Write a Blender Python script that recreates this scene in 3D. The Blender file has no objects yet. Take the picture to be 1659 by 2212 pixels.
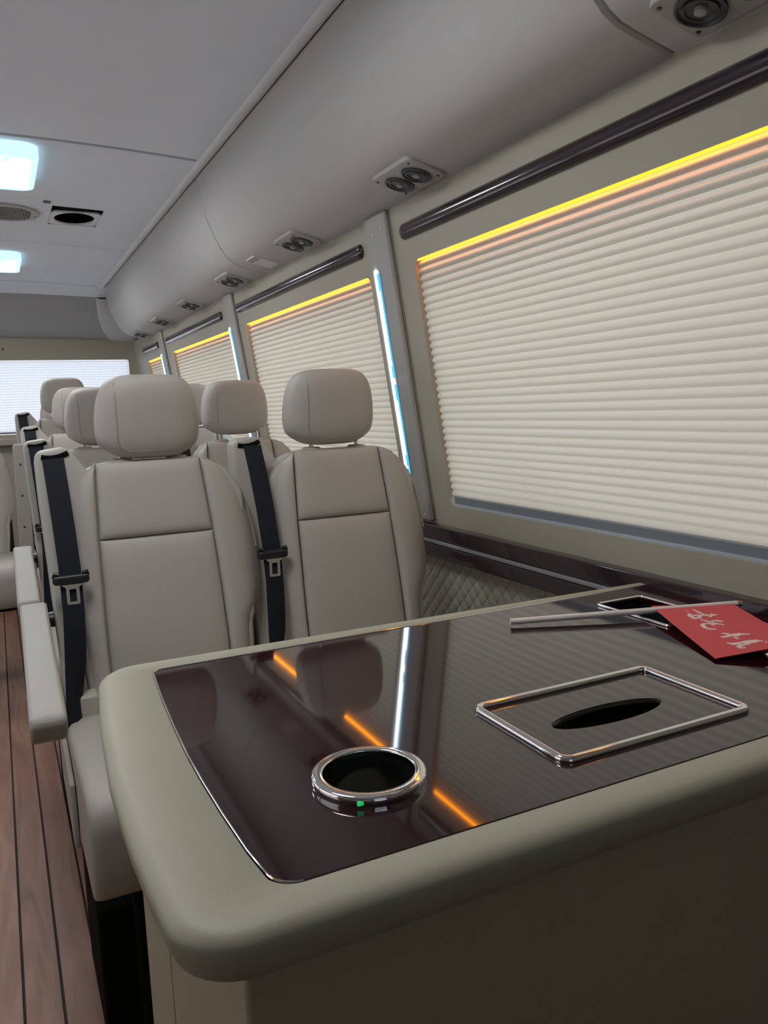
import bpy, math, random
from mathutils import Matrix, Vector
random.seed(7)
S = bpy.context.scene
COL = S.collection
HC = 1.03                      # height of the camera above the floor; z values below are given relative to it

# ------------------------------------------------------------------ camera
YAW, PITCH, ROLL, FPX = math.radians(25.9016), math.radians(7.6728), math.radians(2.136), 1702.8
cy, sy, cp, sp, cr, sr = (math.cos(YAW), math.sin(YAW), math.cos(PITCH), math.sin(PITCH), math.cos(ROLL), math.sin(ROLL))
fwd = Vector((sy*cp, cy*cp, -sp)); r0 = Vector((cy, -sy, 0)); d0 = fwd.cross(r0)
rgt = cr*r0 + sr*d0; dwn = -sr*r0 + cr*d0
cam = bpy.data.cameras.new('camera'); camo = bpy.data.objects.new('camera', cam); COL.objects.link(camo)
cam.sensor_fit = 'HORIZONTAL'; cam.sensor_width = 36.0; cam.lens = 36.0*FPX/1659.0; cam.clip_start = 0.02
M = Matrix((( rgt.x, -dwn.x, -fwd.x, 0), (rgt.y, -dwn.y, -fwd.y, 0), (rgt.z, -dwn.z, -fwd.z, HC), (0, 0, 0, 1)))
camo.matrix_world = M
S.camera = camo

# ------------------------------------------------------------------ world and exposure
wd = bpy.data.worlds.new('world'); S.world = wd; wd.use_nodes = True
bg = wd.node_tree.nodes['Background']; bg.inputs[0].default_value = (0.92, 0.95, 1.0, 1); bg.inputs[1].default_value = 2.2
S.view_settings.view_transform = 'Standard'; S.view_settings.look = 'None'
S.view_settings.exposure = 0.22; S.view_settings.gamma = 1.0; S.view_settings.use_curve_mapping = False
LAMP_STRENGTH = 18.0
PILLAR_STRENGTH = 9.0
AMBER_STRENGTH = 14.0

# ------------------------------------------------------------------ materials
def mat(name, col, rough=0.5, metal=0.0, spec=0.5, coat=0.0, bump=None, noise=None, sheen=0.0):
    m = bpy.data.materials.new(name); m.use_nodes = True
    nt = m.node_tree; b = nt.nodes['Principled BSDF']
    b.inputs['Base Color'].default_value = (*col, 1); b.inputs['Roughness'].default_value = rough
    b.inputs['Metallic'].default_value = metal; b.inputs['Specular IOR Level'].default_value = spec
    b.inputs['Coat Weight'].default_value = coat; b.inputs['Coat Roughness'].default_value = 0.03
    b.inputs['Sheen Weight'].default_value = sheen
    tc = nt.nodes.new('ShaderNodeTexCoord')
    if bump:
        sc, st = bump
        n = nt.nodes.new('ShaderNodeTexNoise'); n.inputs['Scale'].default_value = sc; n.inputs['Detail'].default_value = 3
        bp = nt.nodes.new('ShaderNodeBump'); bp.inputs['Strength'].default_value = st; bp.inputs['Distance'].default_value = 0.002
        nt.links.new(tc.outputs['Object'], n.inputs['Vector']); nt.links.new(n.outputs['Fac'], bp.inputs['Height'])
        nt.links.new(bp.outputs['Normal'], b.inputs['Normal'])
    if noise:
        sc, amt = noise
        n = nt.nodes.new('ShaderNodeTexNoise'); n.inputs['Scale'].default_value = sc; n.inputs['Detail'].default_value = 4
        r = nt.nodes.new('ShaderNodeMapRange'); r.inputs[3].default_value = 1-amt; r.inputs[4].default_value = 1+amt
        mx = nt.nodes.new('ShaderNodeVectorMath'); mx.operation = 'SCALE'; mx.inputs[0].default_value = col
        nt.links.new(tc.outputs['Object'], n.inputs['Vector']); nt.links.new(n.outputs['Fac'], r.inputs[0])
        nt.links.new(r.outputs[0], mx.inputs['Scale']); nt.links.new(mx.outputs[0], b.inputs['Base Color'])
    return m
def emis(name, col, st):
    m = bpy.data.materials.new(name); m.use_nodes = True; nt = m.node_tree
    b = nt.nodes['Principled BSDF']; b.inputs['Base Color'].default_value = (*[min(c, 1) for c in col], 1)
    b.inputs['Emission Color'].default_value = (*col, 1); b.inputs['Emission Strength'].default_value = st
    return m
def blindmat(name, dif, tr, fac):
    m = bpy.data.materials.new(name); m.use_nodes = True; nt = m.node_tree
    nt.nodes.remove(nt.nodes['Principled BSDF']); out = nt.nodes['Material Output']
    d = nt.nodes.new('ShaderNodeBsdfDiffuse'); d.inputs[0].default_value = (*dif, 1)
    t = nt.nodes.new('ShaderNodeBsdfTranslucent'); t.inputs[0].default_value = (*tr, 1)
    mx = nt.nodes.new('ShaderNodeMixShader'); mx.inputs[0].default_value = fac
    nt.links.new(d.outputs[0], mx.inputs[1]); nt.links.new(t.outputs[0], mx.inputs[2]); nt.links.new(mx.outputs[0], out.inputs[0])
    return m
def panemat():
    m = bpy.data.materials.new('clear_glass'); m.use_nodes = True; nt = m.node_tree
    nt.nodes.remove(nt.nodes['Principled BSDF']); out = nt.nodes['Material Output']
    t = nt.nodes.new('ShaderNodeBsdfTransparent'); t.inputs[0].default_value = (0.90, 0.95, 0.96, 1)
    g = nt.nodes.new('ShaderNodeBsdfGlossy'); g.inputs['Roughness'].default_value = 0.02
    mx = nt.nodes.new('ShaderNodeMixShader'); mx.inputs[0].default_value = 0.06
    nt.links.new(t.outputs[0], mx.inputs[1]); nt.links.new(g.outputs[0], mx.inputs[2]); nt.links.new(mx.outputs[0], out.inputs[0])
    return m
MT = dict(
    pane=panemat(),
    leather=mat('seat_leather', (0.425, 0.40, 0.355), 0.48, spec=0.4, bump=(900, 0.25)),
    seam=mat('seam_thread', (0.33, 0.30, 0.255), 0.8),
    piping=mat('seat_piping', (0.34, 0.31, 0.26), 0.5),
    shellp=mat('seat_plastic', (0.43, 0.415, 0.36), 0.45, bump=(700, 0.1)),
    arm=mat('armrest_leather', (0.36, 0.35, 0.305), 0.5, bump=(900, 0.25)),
    armdark=mat('armrest_underside', (0.27, 0.245, 0.215), 0.55),
    belt=mat('belt_webbing', (0.006, 0.009, 0.015), 0.6, spec=0.25, bump=(1500, 0.4)),
    blackp=mat('black_plastic', (0.012, 0.012, 0.015), 0.4),
    hole=mat('dark_void', (0.004, 0.004, 0.005), 0.9, spec=0.1),
    black=mat('black_carpet', (0.006, 0.007, 0.006), 0.9, spec=0.1, bump=(400, 0.5)),
    chrome=mat('chrome', (0.86, 0.86, 0.86), 0.08, metal=1.0),
    steel=mat('steel', (0.92, 0.90, 0.87), 0.35, metal=1.0),
    gold=mat('gold', (0.80, 0.62, 0.25), 0.2, metal=1.0),
    panel=mat('wall_plastic', (0.40, 0.37, 0.29), 0.42, spec=0.4, bump=(600, 0.12)),
    pillar=mat('pillar_plastic', (0.38, 0.365, 0.33), 0.42, bump=(600, 0.1)),
    rearp=mat('rear_plastic', (0.40, 0.37, 0.29), 0.6),
    headp=mat('rear_header', (0.40, 0.39, 0.385), 0.85),
    duct=mat('duct_vinyl', (0.57, 0.55, 0.53), 0.55, spec=0.35, bump=(500, 0.15)),
    ceil=mat('headliner', (0.85, 0.885, 0.96), 0.75, spec=0.3, noise=(5, 0.05), bump=(300, 0.3)),
    bead=mat('ceiling_bead', (0.80, 0.80, 0.81), 0.5),
    wood=mat('burgundy_lacquer', (0.018, 0.003, 0.005), 0.06, spec=0.5, coat=0.35, noise=(3, 0.3)),
    strip=mat('dark_lacquer', (0.030, 0.018, 0.024), 0.12, spec=0.5, coat=0.4),
    silver=mat('silver_strip', (0.30, 0.30, 0.31), 0.35, metal=0.3),
    rim=mat('table_vinyl', (0.36, 0.352, 0.265), 0.5, spec=0.4, bump=(800, 0.15)),
    body=mat('console_vinyl', (0.41, 0.38, 0.27), 0.55, spec=0.35, bump=(500, 0.15)),
    quilt=mat('quilted_leather', (0.27, 0.265, 0.205), 0.6),
    vent=mat('vent_plastic', (0.44, 0.42, 0.39), 0.45),
    ventdark=mat('vent_nozzle', (0.055, 0.055, 0.055), 0.4),
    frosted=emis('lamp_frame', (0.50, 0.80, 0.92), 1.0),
    white=mat('white_plastic', (0.72, 0.70, 0.66), 0.4),
    sticker=mat('sticker_paper', (0.80, 0.78, 0.76), 0.6),
    print=mat('sticker_print', (0.22, 0.2, 0.2), 0.7),
    rail=mat('blind_rail', (0.20, 0.235, 0.25), 0.4),
    railline=mat('blind_rail_edge', (0.42, 0.50, 0.55), 0.35),
    red=mat('flag_cloth', (0.60, 0.035, 0.045), 0.75, sheen=0.2, bump=(1200, 0.3)),
    letter=mat('flag_lettering', (0.75, 0.62, 0.55), 0.7),
    grout=mat('floor_caulk', (0.006, 0.006, 0.006), 0.7),
    glass=mat('smoked_glass', (0.012, 0.016, 0.016), 0.08, spec=0.5),
    lamp=emis('lamp_glow', (0.97, 0.97, 1.0), LAMP_STRENGTH),
    pil=emis('pillar_glow', (0.86, 0.98, 1.0), PILLAR_STRENGTH),
    pilblue=emis('pillar_glow_blue', (0.06, 0.42, 0.75), 1.0),
    amber=emis('amber_glow', (1.0, 0.29, 0.002), AMBER_STRENGTH),
    green=emis('glint_glow', (0.01, 0.35, 0.10), 1.0),  # glow for the green glint on the cup rings
    blind=blindmat('blind_fabric', (0.60, 0.56, 0.485), (0.58, 0.54, 0.46), 0.25),
    blindr=blindmat('opposite_blind_fabric', (0.66, 0.66, 0.66), (0.86, 0.88, 0.92), 0.62),  # unseen opposite blinds, made clearer and cooler to light the cabin from there
    blindb=blindmat('rear_window_fabric', (0.60, 0.61, 0.64), (0.78, 0.81, 0.87), 0.46),
)
def woodfloor():
    out = []
    for i, c in enumerate([((0.179, 0.084, 0.051), (0.328, 0.183, 0.121)), ((0.164, 0.075, 0.047), (0.296, 0.156, 0.101)), ((0.195, 0.098, 0.062), (0.343, 0.199, 0.133))]):
        m = bpy.data.materials.new('plank_wood'); m.use_nodes = True; nt = m.node_tree; b = nt.nodes['Principled BSDF']
        tc = nt.nodes.new('ShaderNodeTexCoord'); mp = nt.nodes.new('ShaderNodeMapping'); mp.inputs['Scale'].default_value = (16, 1.6, 4)
        oi = nt.nodes.new('ShaderNodeObjectInfo'); ml = nt.nodes.new('ShaderNodeVectorMath'); ml.operation = 'SCALE'; ml.inputs[0].default_value = (13, 29, 7)
        ad = nt.nodes.new('ShaderNodeVectorMath'); ad.operation = 'ADD'
        n = nt.nodes.new('ShaderNodeTexNoise'); n.inputs['Scale'].default_value = 1.4; n.inputs['Detail'].default_value = 5; n.inputs['Distortion'].default_value = 1.6
        cr_ = nt.nodes.new('ShaderNodeValToRGB'); cr_.color_ramp.elements[0].position = 0.3; cr_.color_ramp.elements[1].position = 0.7
        cr_.color_ramp.elements[0].color = (*c[0], 1); cr_.color_ramp.elements[1].color = (*c[1], 1)
        L = nt.links.new
        L(tc.outputs['Object'], mp.inputs['Vector']); L(oi.outputs['Random'], ml.inputs['Scale']); L(mp.outputs[0], ad.inputs[0]); L(ml.outputs[0], ad.inputs[1])
        L(ad.outputs[0], n.inputs['Vector']); L(n.outputs['Fac'], cr_.inputs[0]); L(cr_.outputs[0], b.inputs['Base Color'])
        b.inputs['Roughness'].default_value = 0.42; b.inputs['Specular IOR Level'].default_value = 0.4
        out.append(m)
    return out
PLANK = woodfloor()

# ------------------------------------------------------------------ mesh helpers
class MB:
    def __init__(s): s.v = []; s.f = []
    def add(s, vs, fs):
        o = len(s.v); s.v += [tuple(p) for p in vs]; s.f += [tuple(i+o for i in f) for f in fs]; return s
    def box(s, x0, x1, y0, y1, z0, z1):
        vs = [(x, y, z) for z in (z0, z1) for y in (y0, y1) for x in (x0, x1)]
        return s.add(vs, [(0,2,3,1),(4,5,7,6),(0,1,5,4),(1,3,7,5),(3,2,6,7),(2,0,4,6)])
    def prism(s, poly, a, b, fn):                     # fn(u, v, w) -> 3d
        n = len(poly); vs = [fn(u, v, a) for u, v in poly] + [fn(u, v, b) for u, v in poly]
        return s.add(vs, [tuple(range(n))[::-1], tuple(range(n, 2*n))] + [(i, (i+1) % n, (i+1) % n+n, i+n) for i in range(n)])
    def ringprism(s, outer, inner, a, b, fn):         # plate with a hole, loops of equal length
        n = len(outer)
        vs = [fn(u, v, a) for u, v in outer] + [fn(u, v, b) for u, v in outer] + [fn(u, v, a) for u, v in inner] + [fn(u, v, b) for u, v in inner]
        fs = []
        for i in range(n):
            j = (i+1) % n
            fs += [(i, j, j+n, i+n), (2*n+j, 2*n+i, 3*n+i, 3*n+j), (i+n, j+n, j+3*n, i+3*n), (j, i, i+2*n, j+2*n)]
        return s.add(vs, fs)
    def grid(s, P):
        n, m = len(P), len(P[0])
        return s.add([p for r in P for p in r], [(i*m+j, i*m+j+1, (i+1)*m+j+1, (i+1)*m+j) for i in range(n-1) for j in range(m-1)])
    def tube(s, pts, r, closed=False, n=8, flat=1.0):
        pts = [Vector(p) for p in pts]; N = len(pts); vs = []
        up = Vector((0.13, 0.21, 0.97))
        for i, p in enumerate(pts):
            a = pts[(i-1) % N] if (closed or i > 0) else p; b = pts[(i+1) % N] if (closed or i < N-1) else p
            t = (b-a).normalized(); x = t.cross(up)
            if x.length < 1e-4: x = t.cross(Vector((1, 0, 0)))
            x.normalize(); y = x.cross(t)
            vs += [tuple(p + x*math.cos(2*math.pi*k/n)*r + y*math.sin(2*math.pi*k/n)*r*flat) for k in range(n)]
        fs = [(i*n+k, i*n+(k+1) % n, ((i+1) % N)*n+(k+1) % n, ((i+1) % N)*n+k) for i in range(N if closed else N-1) for k in range(n)]
        if not closed: fs += [tuple(range(n))[::-1], tuple(range((N-1)*n, N*n))]
        return s.add(vs, fs)
    def lathe(s, prof, c=(0, 0, 0), n=32, fn=None):   # prof (r, h) list; axis z
        vs = []
        for r, h in prof:
            for k in range(n):
                a = 2*math.pi*k/n; p = (c[0]+r*math.cos(a), c[1]+r*math.sin(a), c[2]+h); vs.append(fn(*p) if fn else p)
        return s.add(vs, [(i*n+k, i*n+(k+1) % n, (i+1)*n+(k+1) % n, (i+1)*n+k) for i in range(len(prof)-1) for k in range(n)])
    def build(s, name, m, parent=None, smooth=40, bevel=0, seg=3, recalc=True):
        me = bpy.data.meshes.new(name); me.from_pydata(s.v, [], s.f); me.materials.append(m)
        if recalc:
            import bmesh
            bm = bmesh.new(); bm.from_mesh(me); bmesh.ops.remove_doubles(bm, verts=bm.verts, dist=1e-6)
            bmesh.ops.recalc_face_normals(bm, faces=bm.faces); bm.to_mesh(me); bm.free()
        if smooth:
            me.shade_smooth(); me.set_sharp_from_angle(angle=math.radians(smooth))
        o = bpy.data.objects.new(name, me); COL.objects.link(o)
        if bevel:
            b = o.modifiers.new('bevel', 'BEVEL'); b.width = bevel; b.segments = seg; b.limit_method = 'ANGLE'; b.angle_limit = math.radians(35)
            me.shade_smooth(); me.set_sharp_from_angle(angle=math.radians(180)); w = o.modifiers.new('normals', 'WEIGHTED_NORMAL'); w.keep_sharp = False
        if parent: o.parent = parent
        return o
def empty(name, loc=(0, 0, 0)):
    o = bpy.data.objects.new(name, None); COL.objects.link(o); o.location = loc; o.empty_display_size = 0.05; return o
def tag(o, label, cat, group=None):
    o['label'] = label; o['category'] = cat
    if group: o['group'] = group
    return o
def struct(o, label=None, cat=None):
    o['kind'] = 'structure'
    if label: o['label'] = label
    if cat: o['category'] = cat
    return o
def rrect(x0, x1, y0, y1, r, n=6):
    P = []
    for cx, cy_, a0 in ((x1-r, y1-r, 0), (x0+r, y1-r, 90), (x0+r, y0+r, 180), (x1-r, y0+r, 270)):
        for k in range(n+1):
            a = math.radians(a0+90*k/n); P.append((cx+r*math.cos(a), cy_+r*math.sin(a)))
    return P
def orect(x0, x1, y0, y1, n=6):                       # square-cornered loop with the same count as rrect
    P = []
    for i, (cx, cy_) in enumerate(((x1, y1), (x0, y1), (x0, y0), (x1, y0))): P += [(cx, cy_)]*(n+1)
    # spread the repeated corner points a hair so that faces stay valid
    out = []
    for i, (cx, cy_) in enumerate(((x1, y1), (x0, y1), (x0, y0), (x1, y0))):
        for k in range(n+1):
            t = (k/n-0.5)*2e-3
            dx, dy = ((-t if t > 0 else 0, t if t < 0 else 0), (t*-0 if t > 0 else -t, -t if t > 0 else 0), (t if t > 0 else 0, -t if t < 0 else 0), (t if t < 0 else 0, t if t > 0 else 0))[i]
            out.append((cx+dx, cy_+dy))
    return out
def sstep(a, b, x):
    t = max(0, min(1, (x-a)/(b-a))); return t*t*(3-2*t)
def interp(tab, x):
    if x <= tab[0][0]: return tab[0][1]
    for (a, va), (b, vb) in zip(tab, tab[1:]):
        if x <= b: return va+(vb-va)*(x-a)/(b-a)
    return tab[-1][1]
def Z(z): return z+HC

# ================================================================== STRUCTURE
YF, YR = -2.4, 5.46             # front end behind the camera, rear wall
# ---- floor with planks
fl = struct(MB().box(-1.02, 1.02, YF, YR+0.1, -0.06, -0.004).build('floor', MT['grout'], smooth=0), 'reddish brown wooden plank floor with black caulk lines', 'floor')
pw, x0 = 0.0635, 0.0165+0.0635*-16
plank_me = {}
for i in range(32):
    xa = x0+i*pw
    if xa < -1.0 or xa > 0.98: continue
    k = i % 3
    if k not in plank_me:
        o = MB().box(0.0022, pw-0.0022, YF+0.01, YR, -0.02, 0.0).build('plank', PLANK[k], fl, smooth=0, bevel=0.0008, seg=1)
        plank_me[k] = o
    else:
        o = plank_me[k].copy(); COL.objects.link(o); o.parent = fl
    o.location.x = xa
# ---- raised black platform at the rear
pf = struct(MB().box(-0.98, 0.98, 4.66, YR, 0.0, 0.19).build('trim_5', MT['black'], smooth=0, bevel=0.01), 'black carpeted step under the rear seats', 'step')

# ---- ceiling panels
def cz(x): return 0.752-0.020*(x/0.61)**2
CE = struct(empty('ceiling', (0, 0, Z(0.76))), 'grey fabric headliner in three panels with a slight arch', 'ceiling')
def ceil_panel(ya, yb, holes=(), yend=None):
    xs = sorted(set([round(-0.61+1.22*k/24, 4) for k in range(25)] + [h for q in holes for h in q[:2]]))
    ys = sorted(set([ya, yb]+[ya+(yb-ya)*k/8 for k in range(9)]+[h for q in holes for h in q[2:]]))
    m = MB(); low = [[(x, y, cz(x)-0.76+(-0.004 if False else 0)) for x in xs] for y in ys]; n = len(xs)
    vs = [p for r in low for p in r]+[(p[0], p[1], p[2]+0.012) for r in low for p in r]; o = len(vs)//2; fs = []
    inside = lambda x, y: any(q[0] < x < q[1] and q[2] < y < q[3] for q in holes)
    cell = {(i, j) for i in range(len(ys)-1) for j in range(n-1) if not inside((xs[j]+xs[j+1])/2, (ys[i]+ys[i+1])/2)}
    for i, j in cell:
        a, b, c, d = i*n+j, i*n+j+1, (i+1)*n+j+1, (i+1)*n+j
        fs += [(a, b, c, d), (d+o, c+o, b+o, a+o)]
        if (i-1, j) not in cell: fs.append((a, a+o, b+o, b))
        if (i+1, j) not in cell: fs.append((d, c, c+o, d+o))
        if (i, j-1) not in cell: fs.append((a, d, d+o, a+o))
        if (i, j+1) not in cell: fs.append((b, b+o, c+o, c))
    m.add(vs, fs); return m.build('headliner_panel', MT['ceil'], CE, smooth=30, bevel=0.005, seg=2)
SQ = (0.257, 0.434, 3.135, 3.425)
ceil_panel(YF, 2.408); ceil_panel(2.426, 3.789, (SQ,)); ceil_panel(3.805, 4.86)
MB().box(-0.97, 0.97, YF-0.05, YR+0.1, 0.10, 0.12).box(-0.97, -0.95, YF-0.05, YR+0.1, -0.33, 0.12).box(0.95, 0.97, YF-0.05, YR+0.1, -0.33, 0.12).box(-0.97, 0.97, YR+0.08, YR+0.1, -0.27, 0.12).build('roof_skin', MT['hole'], CE, smooth=0)
# ---- cove duct along both sides (profile in x, z)
DUCT = [(0.640, 0.732), (0.650, 0.722), (0.663, 0.64), (0.672, 0.61), (0.683, 0.583), (0.696, 0.554), (0.711, 0.525), (0.727, 0.502), (0.745, 0.485), (0.765, 0.474), (0.79, 0.467), (0.862, 0.450), (0.885, 0.446)]
def duct(side, name, ya, yb, lab, cat):
    P = [[(side*x, y, Z(z)) for x, z in DUCT] for y in (ya, ya+0.006, yb-0.006, yb)]
    for r, k in ((0, 1), (3, 1)):                     # edges turn up into the joint
        P[r] = [(p[0]+side*0.006, p[1], p[2]+0.006) for p in P[r]]
    m = MB(); m.grid(P)
    m.grid([[(side*x, y, Z(z)) for x, z in ((0.64, 0.78), (0.92, 0.78), (0.92, 0.446))] for y in (ya, yb)])
    return m.build(name, MT['duct'], smooth=50)
DJ = [YF, 0.834, 2.604, 4.98]
n = 0
for sd in (1, -1):
    side = 'window' if sd == 1 else 'far'
    tr = struct(empty('trim_%d' % (1 if sd == 1 else 2), (0, 0, 0)), 'padded grey duct cove above the %s side wall' % ('windowed' if sd == 1 else 'opposite'), 'duct')
    for a, b in zip(DJ, DJ[1:]):
        duct(sd, 'duct_panel', a+0.001, b-0.001, None, None).parent = tr
        MB().add([(sd*(x+0.004), y, Z(z)+0.004) for y in (b-0.02, b+0.02) for x, z in DUCT], [(i, i+1, i+1+len(DUCT), i+len(DUCT)) for i in range(len(DUCT)-1)]).build('joint_backing', MT['armdark'], tr, smooth=50)
    P = [(sd*(0.622+0.017*math.cos(a)), None, Z(0.737)+0.013*math.sin(a)) for a in [math.pi*2*k/16 for k in range(16)]]
    MB().add([(p[0], y, p[2]) for y in (YF, 4.93) for p in P], [(i, (i+1) % 16, (i+1) % 16+16, i+16) for i in range(16)]+[tuple(range(16)), tuple(range(16, 32))]).build('bead', MT['bead'], tr, smooth=60)
    for y_, z_, x_ in ((2.645, 0.592, 0.684), (2.645, 0.535, 0.710)):
        MB().lathe([(0, 0.0015), (0.004, 0.0015), (0.0055, 0)], n=12, fn=lambda a, b, c: (sd*(x_-0.9*c-0.35*b), y_+a, Z(z_)+b*0.9-c*0.4)).build('screw', MT['pillar'], tr)
# ---- rear header (slopes down from the ceiling to the rear wall) with rounded lip
HP = [(4.86, 0.738), (4.90, 0.735), (4.945, 0.727), (4.985, 0.712), (5.01, 0.695), (5.05, 0.668), (5.20, 0.60), (5.33, 0.53), (5.42, 0.495), (YR+0.06, 0.485)]
m = MB()
for i, (y, z) in enumerate(HP): pass
xs = [-0.95+1.90*k/40 for k in range(41)]
def hz(x, i):
    y, z = HP[i]; k = min(1, i/7); return (x, y, Z(z)-(0.020*(x/0.61)**2)*(1-k)+0.014*(1-k)-0.018*(x/0.9)**2*k+0.010*k)
DXZ = sorted([(z, x) for x, z in DUCT])
def hx(i): return interp(DXZ, HP[i][1]-0.02)-0.055
m.grid([[hz(-hx(i)+2*hx(i)*k/40, i) for k in range(41)] for i in range(4, len(HP))])
hd = struct(m.build('trim_3', MT['headp'], smooth=60), 'dark grey sloped header above the rear window', 'header')
MB().grid([[hz(x, i) for x in xs] for i in range(0, 5)]).build('header_lip', MT['ceil'], hd, smooth=60)
for sd in (-1, 1):
    MB().grid([[tuple(Vector(hz(sd*(hx(i)+t*(0.95-hx(i))), i))+Vector((0, -o_, -o_))) for t, o_ in ((0, 0.0), (0.02, 0.005), (0.06, 0.008), (1, 0.008))] for i in range(4, len(HP))]).build('header_frame', MT['duct'], hd, smooth=60)
# ---- rear wall: plate with window opening
RW = (-0.83, 0.83, -0.092, 0.363)
fnr = lambda u, v, w: (u, YR-w, Z(v))
rw = struct(MB().ringprism(orect(-1.0, 1.0, -1.03, 0.52), rrect(*RW, 0.012), -0.03, 0.0, fnr).build('wall_rear', MT['rearp'], smooth=40), 'beige plastic rear wall panel around the rear window', 'wall')
for x_, z_ in ((0.088, 0.432), (0.905, 0.427), (0.912, 0.392), (0.875, 0.432)):
    MB().lathe([(0, 0.002), (0.006, 0.002), (0.006, 0)], n=10, fn=lambda a, b, c: (x_+a, YR-c, Z(z_)+b)).build('screw', MT['blackp'], rw)
MB().box(-0.98, 0.98, YR-0.07, YR, Z(-0.16), Z(-0.115)).build('rear_ledge', MT['panel'], rw, bevel=0.01)
fnf = lambda u, v, w: (u, YF-w, Z(v))
WS = (-0.60, 0.60, 0.14, 0.50)  # unseen windscreen opening, sized by the light it lets in
wf = struct(MB().ringprism(orect(-1.02, 1.02, -1.03, 0.86), rrect(*WS, 0.08), 0.0, 0.05, fnf).build('wall_front', MT['black'], smooth=30), 'dark front bulkhead with windscreen behind the viewer', 'wall')
wsn = struct(MB().prism(rrect(WS[0]-0.01, WS[1]+0.01, WS[2]-0.01, WS[3]+0.01, 0.08), 0.02, 0.026, fnf).build('window_30', MT['pane'], smooth=30), 'windscreen glass behind the viewer', 'window')

# ---- side walls: leaning panels. local frame: u = along y, v = up the slope, w = inward
LEAN = math.radians(8); TL = math.tan(LEAN); XB0 = 0.955-0.2*TL
def wfn(sd):
    def f(u, v, w):
        z = v; x = XB0-z*TL                            # v is the height itself
        return (sd*(x-w*math.cos(LEAN)), u, Z(z)-w*math.sin(LEAN))
    return f
PITCH_Y = [(YF, -1.06, None), (-1.06, 0.32, None), (0.32, 1.695, (0.476, 1.614)), (1.695, 3.03, (1.846, 2.945)), (3.03, 4.45, (3.177, 4.292)), (4.45, YR-0.02, (4.566, 5.053))]
OZ = (-0.243, 0.322)
def pleats(fn, u0, u1, v0, v1, w, pitch, amp):
    n = max(2, int(round((v1-v0)/pitch))); rows = []
    for k in range(n):
        for t, a in ((0.0, 0), (0.22, 0.75), (0.40, 1.0), (0.60, 0.95), (0.85, 0.35)):
            rows.append((v0+(k+t)*(v1-v0)/n, w+amp*a))
    rows.append((v1, w))
    return MB().grid([[fn(u, v, ww) for u in (u0, u1)] for v, ww in rows])
win_labels = {2: 'large window opening nearest the table, in a grey green frame', 3: 'window opening behind the near pillar light, beside the first seats', 4: 'third window opening from the table', 5: 'narrow window opening in the rear corner'}
blind_labels = {2: 'large cream pleated blind nearest the table, lit amber at the top', 3: 'cream pleated blind behind the first window seat, second from the table', 4: 'cream pleated blind seen above the third row headrest, third from the table', 5: 'narrow cream pleated blind in the rear corner, beside the rear window'}
pil_labels = {3: 'tall bright white and blue light strip on the pillar beside the largest blind', 4: 'white light strip on the second pillar from the table, above the second row window headrest', 5: 'small white light strip on the rearmost pillar, beside the narrowest blind'}
wn = 0; tn = 6
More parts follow.
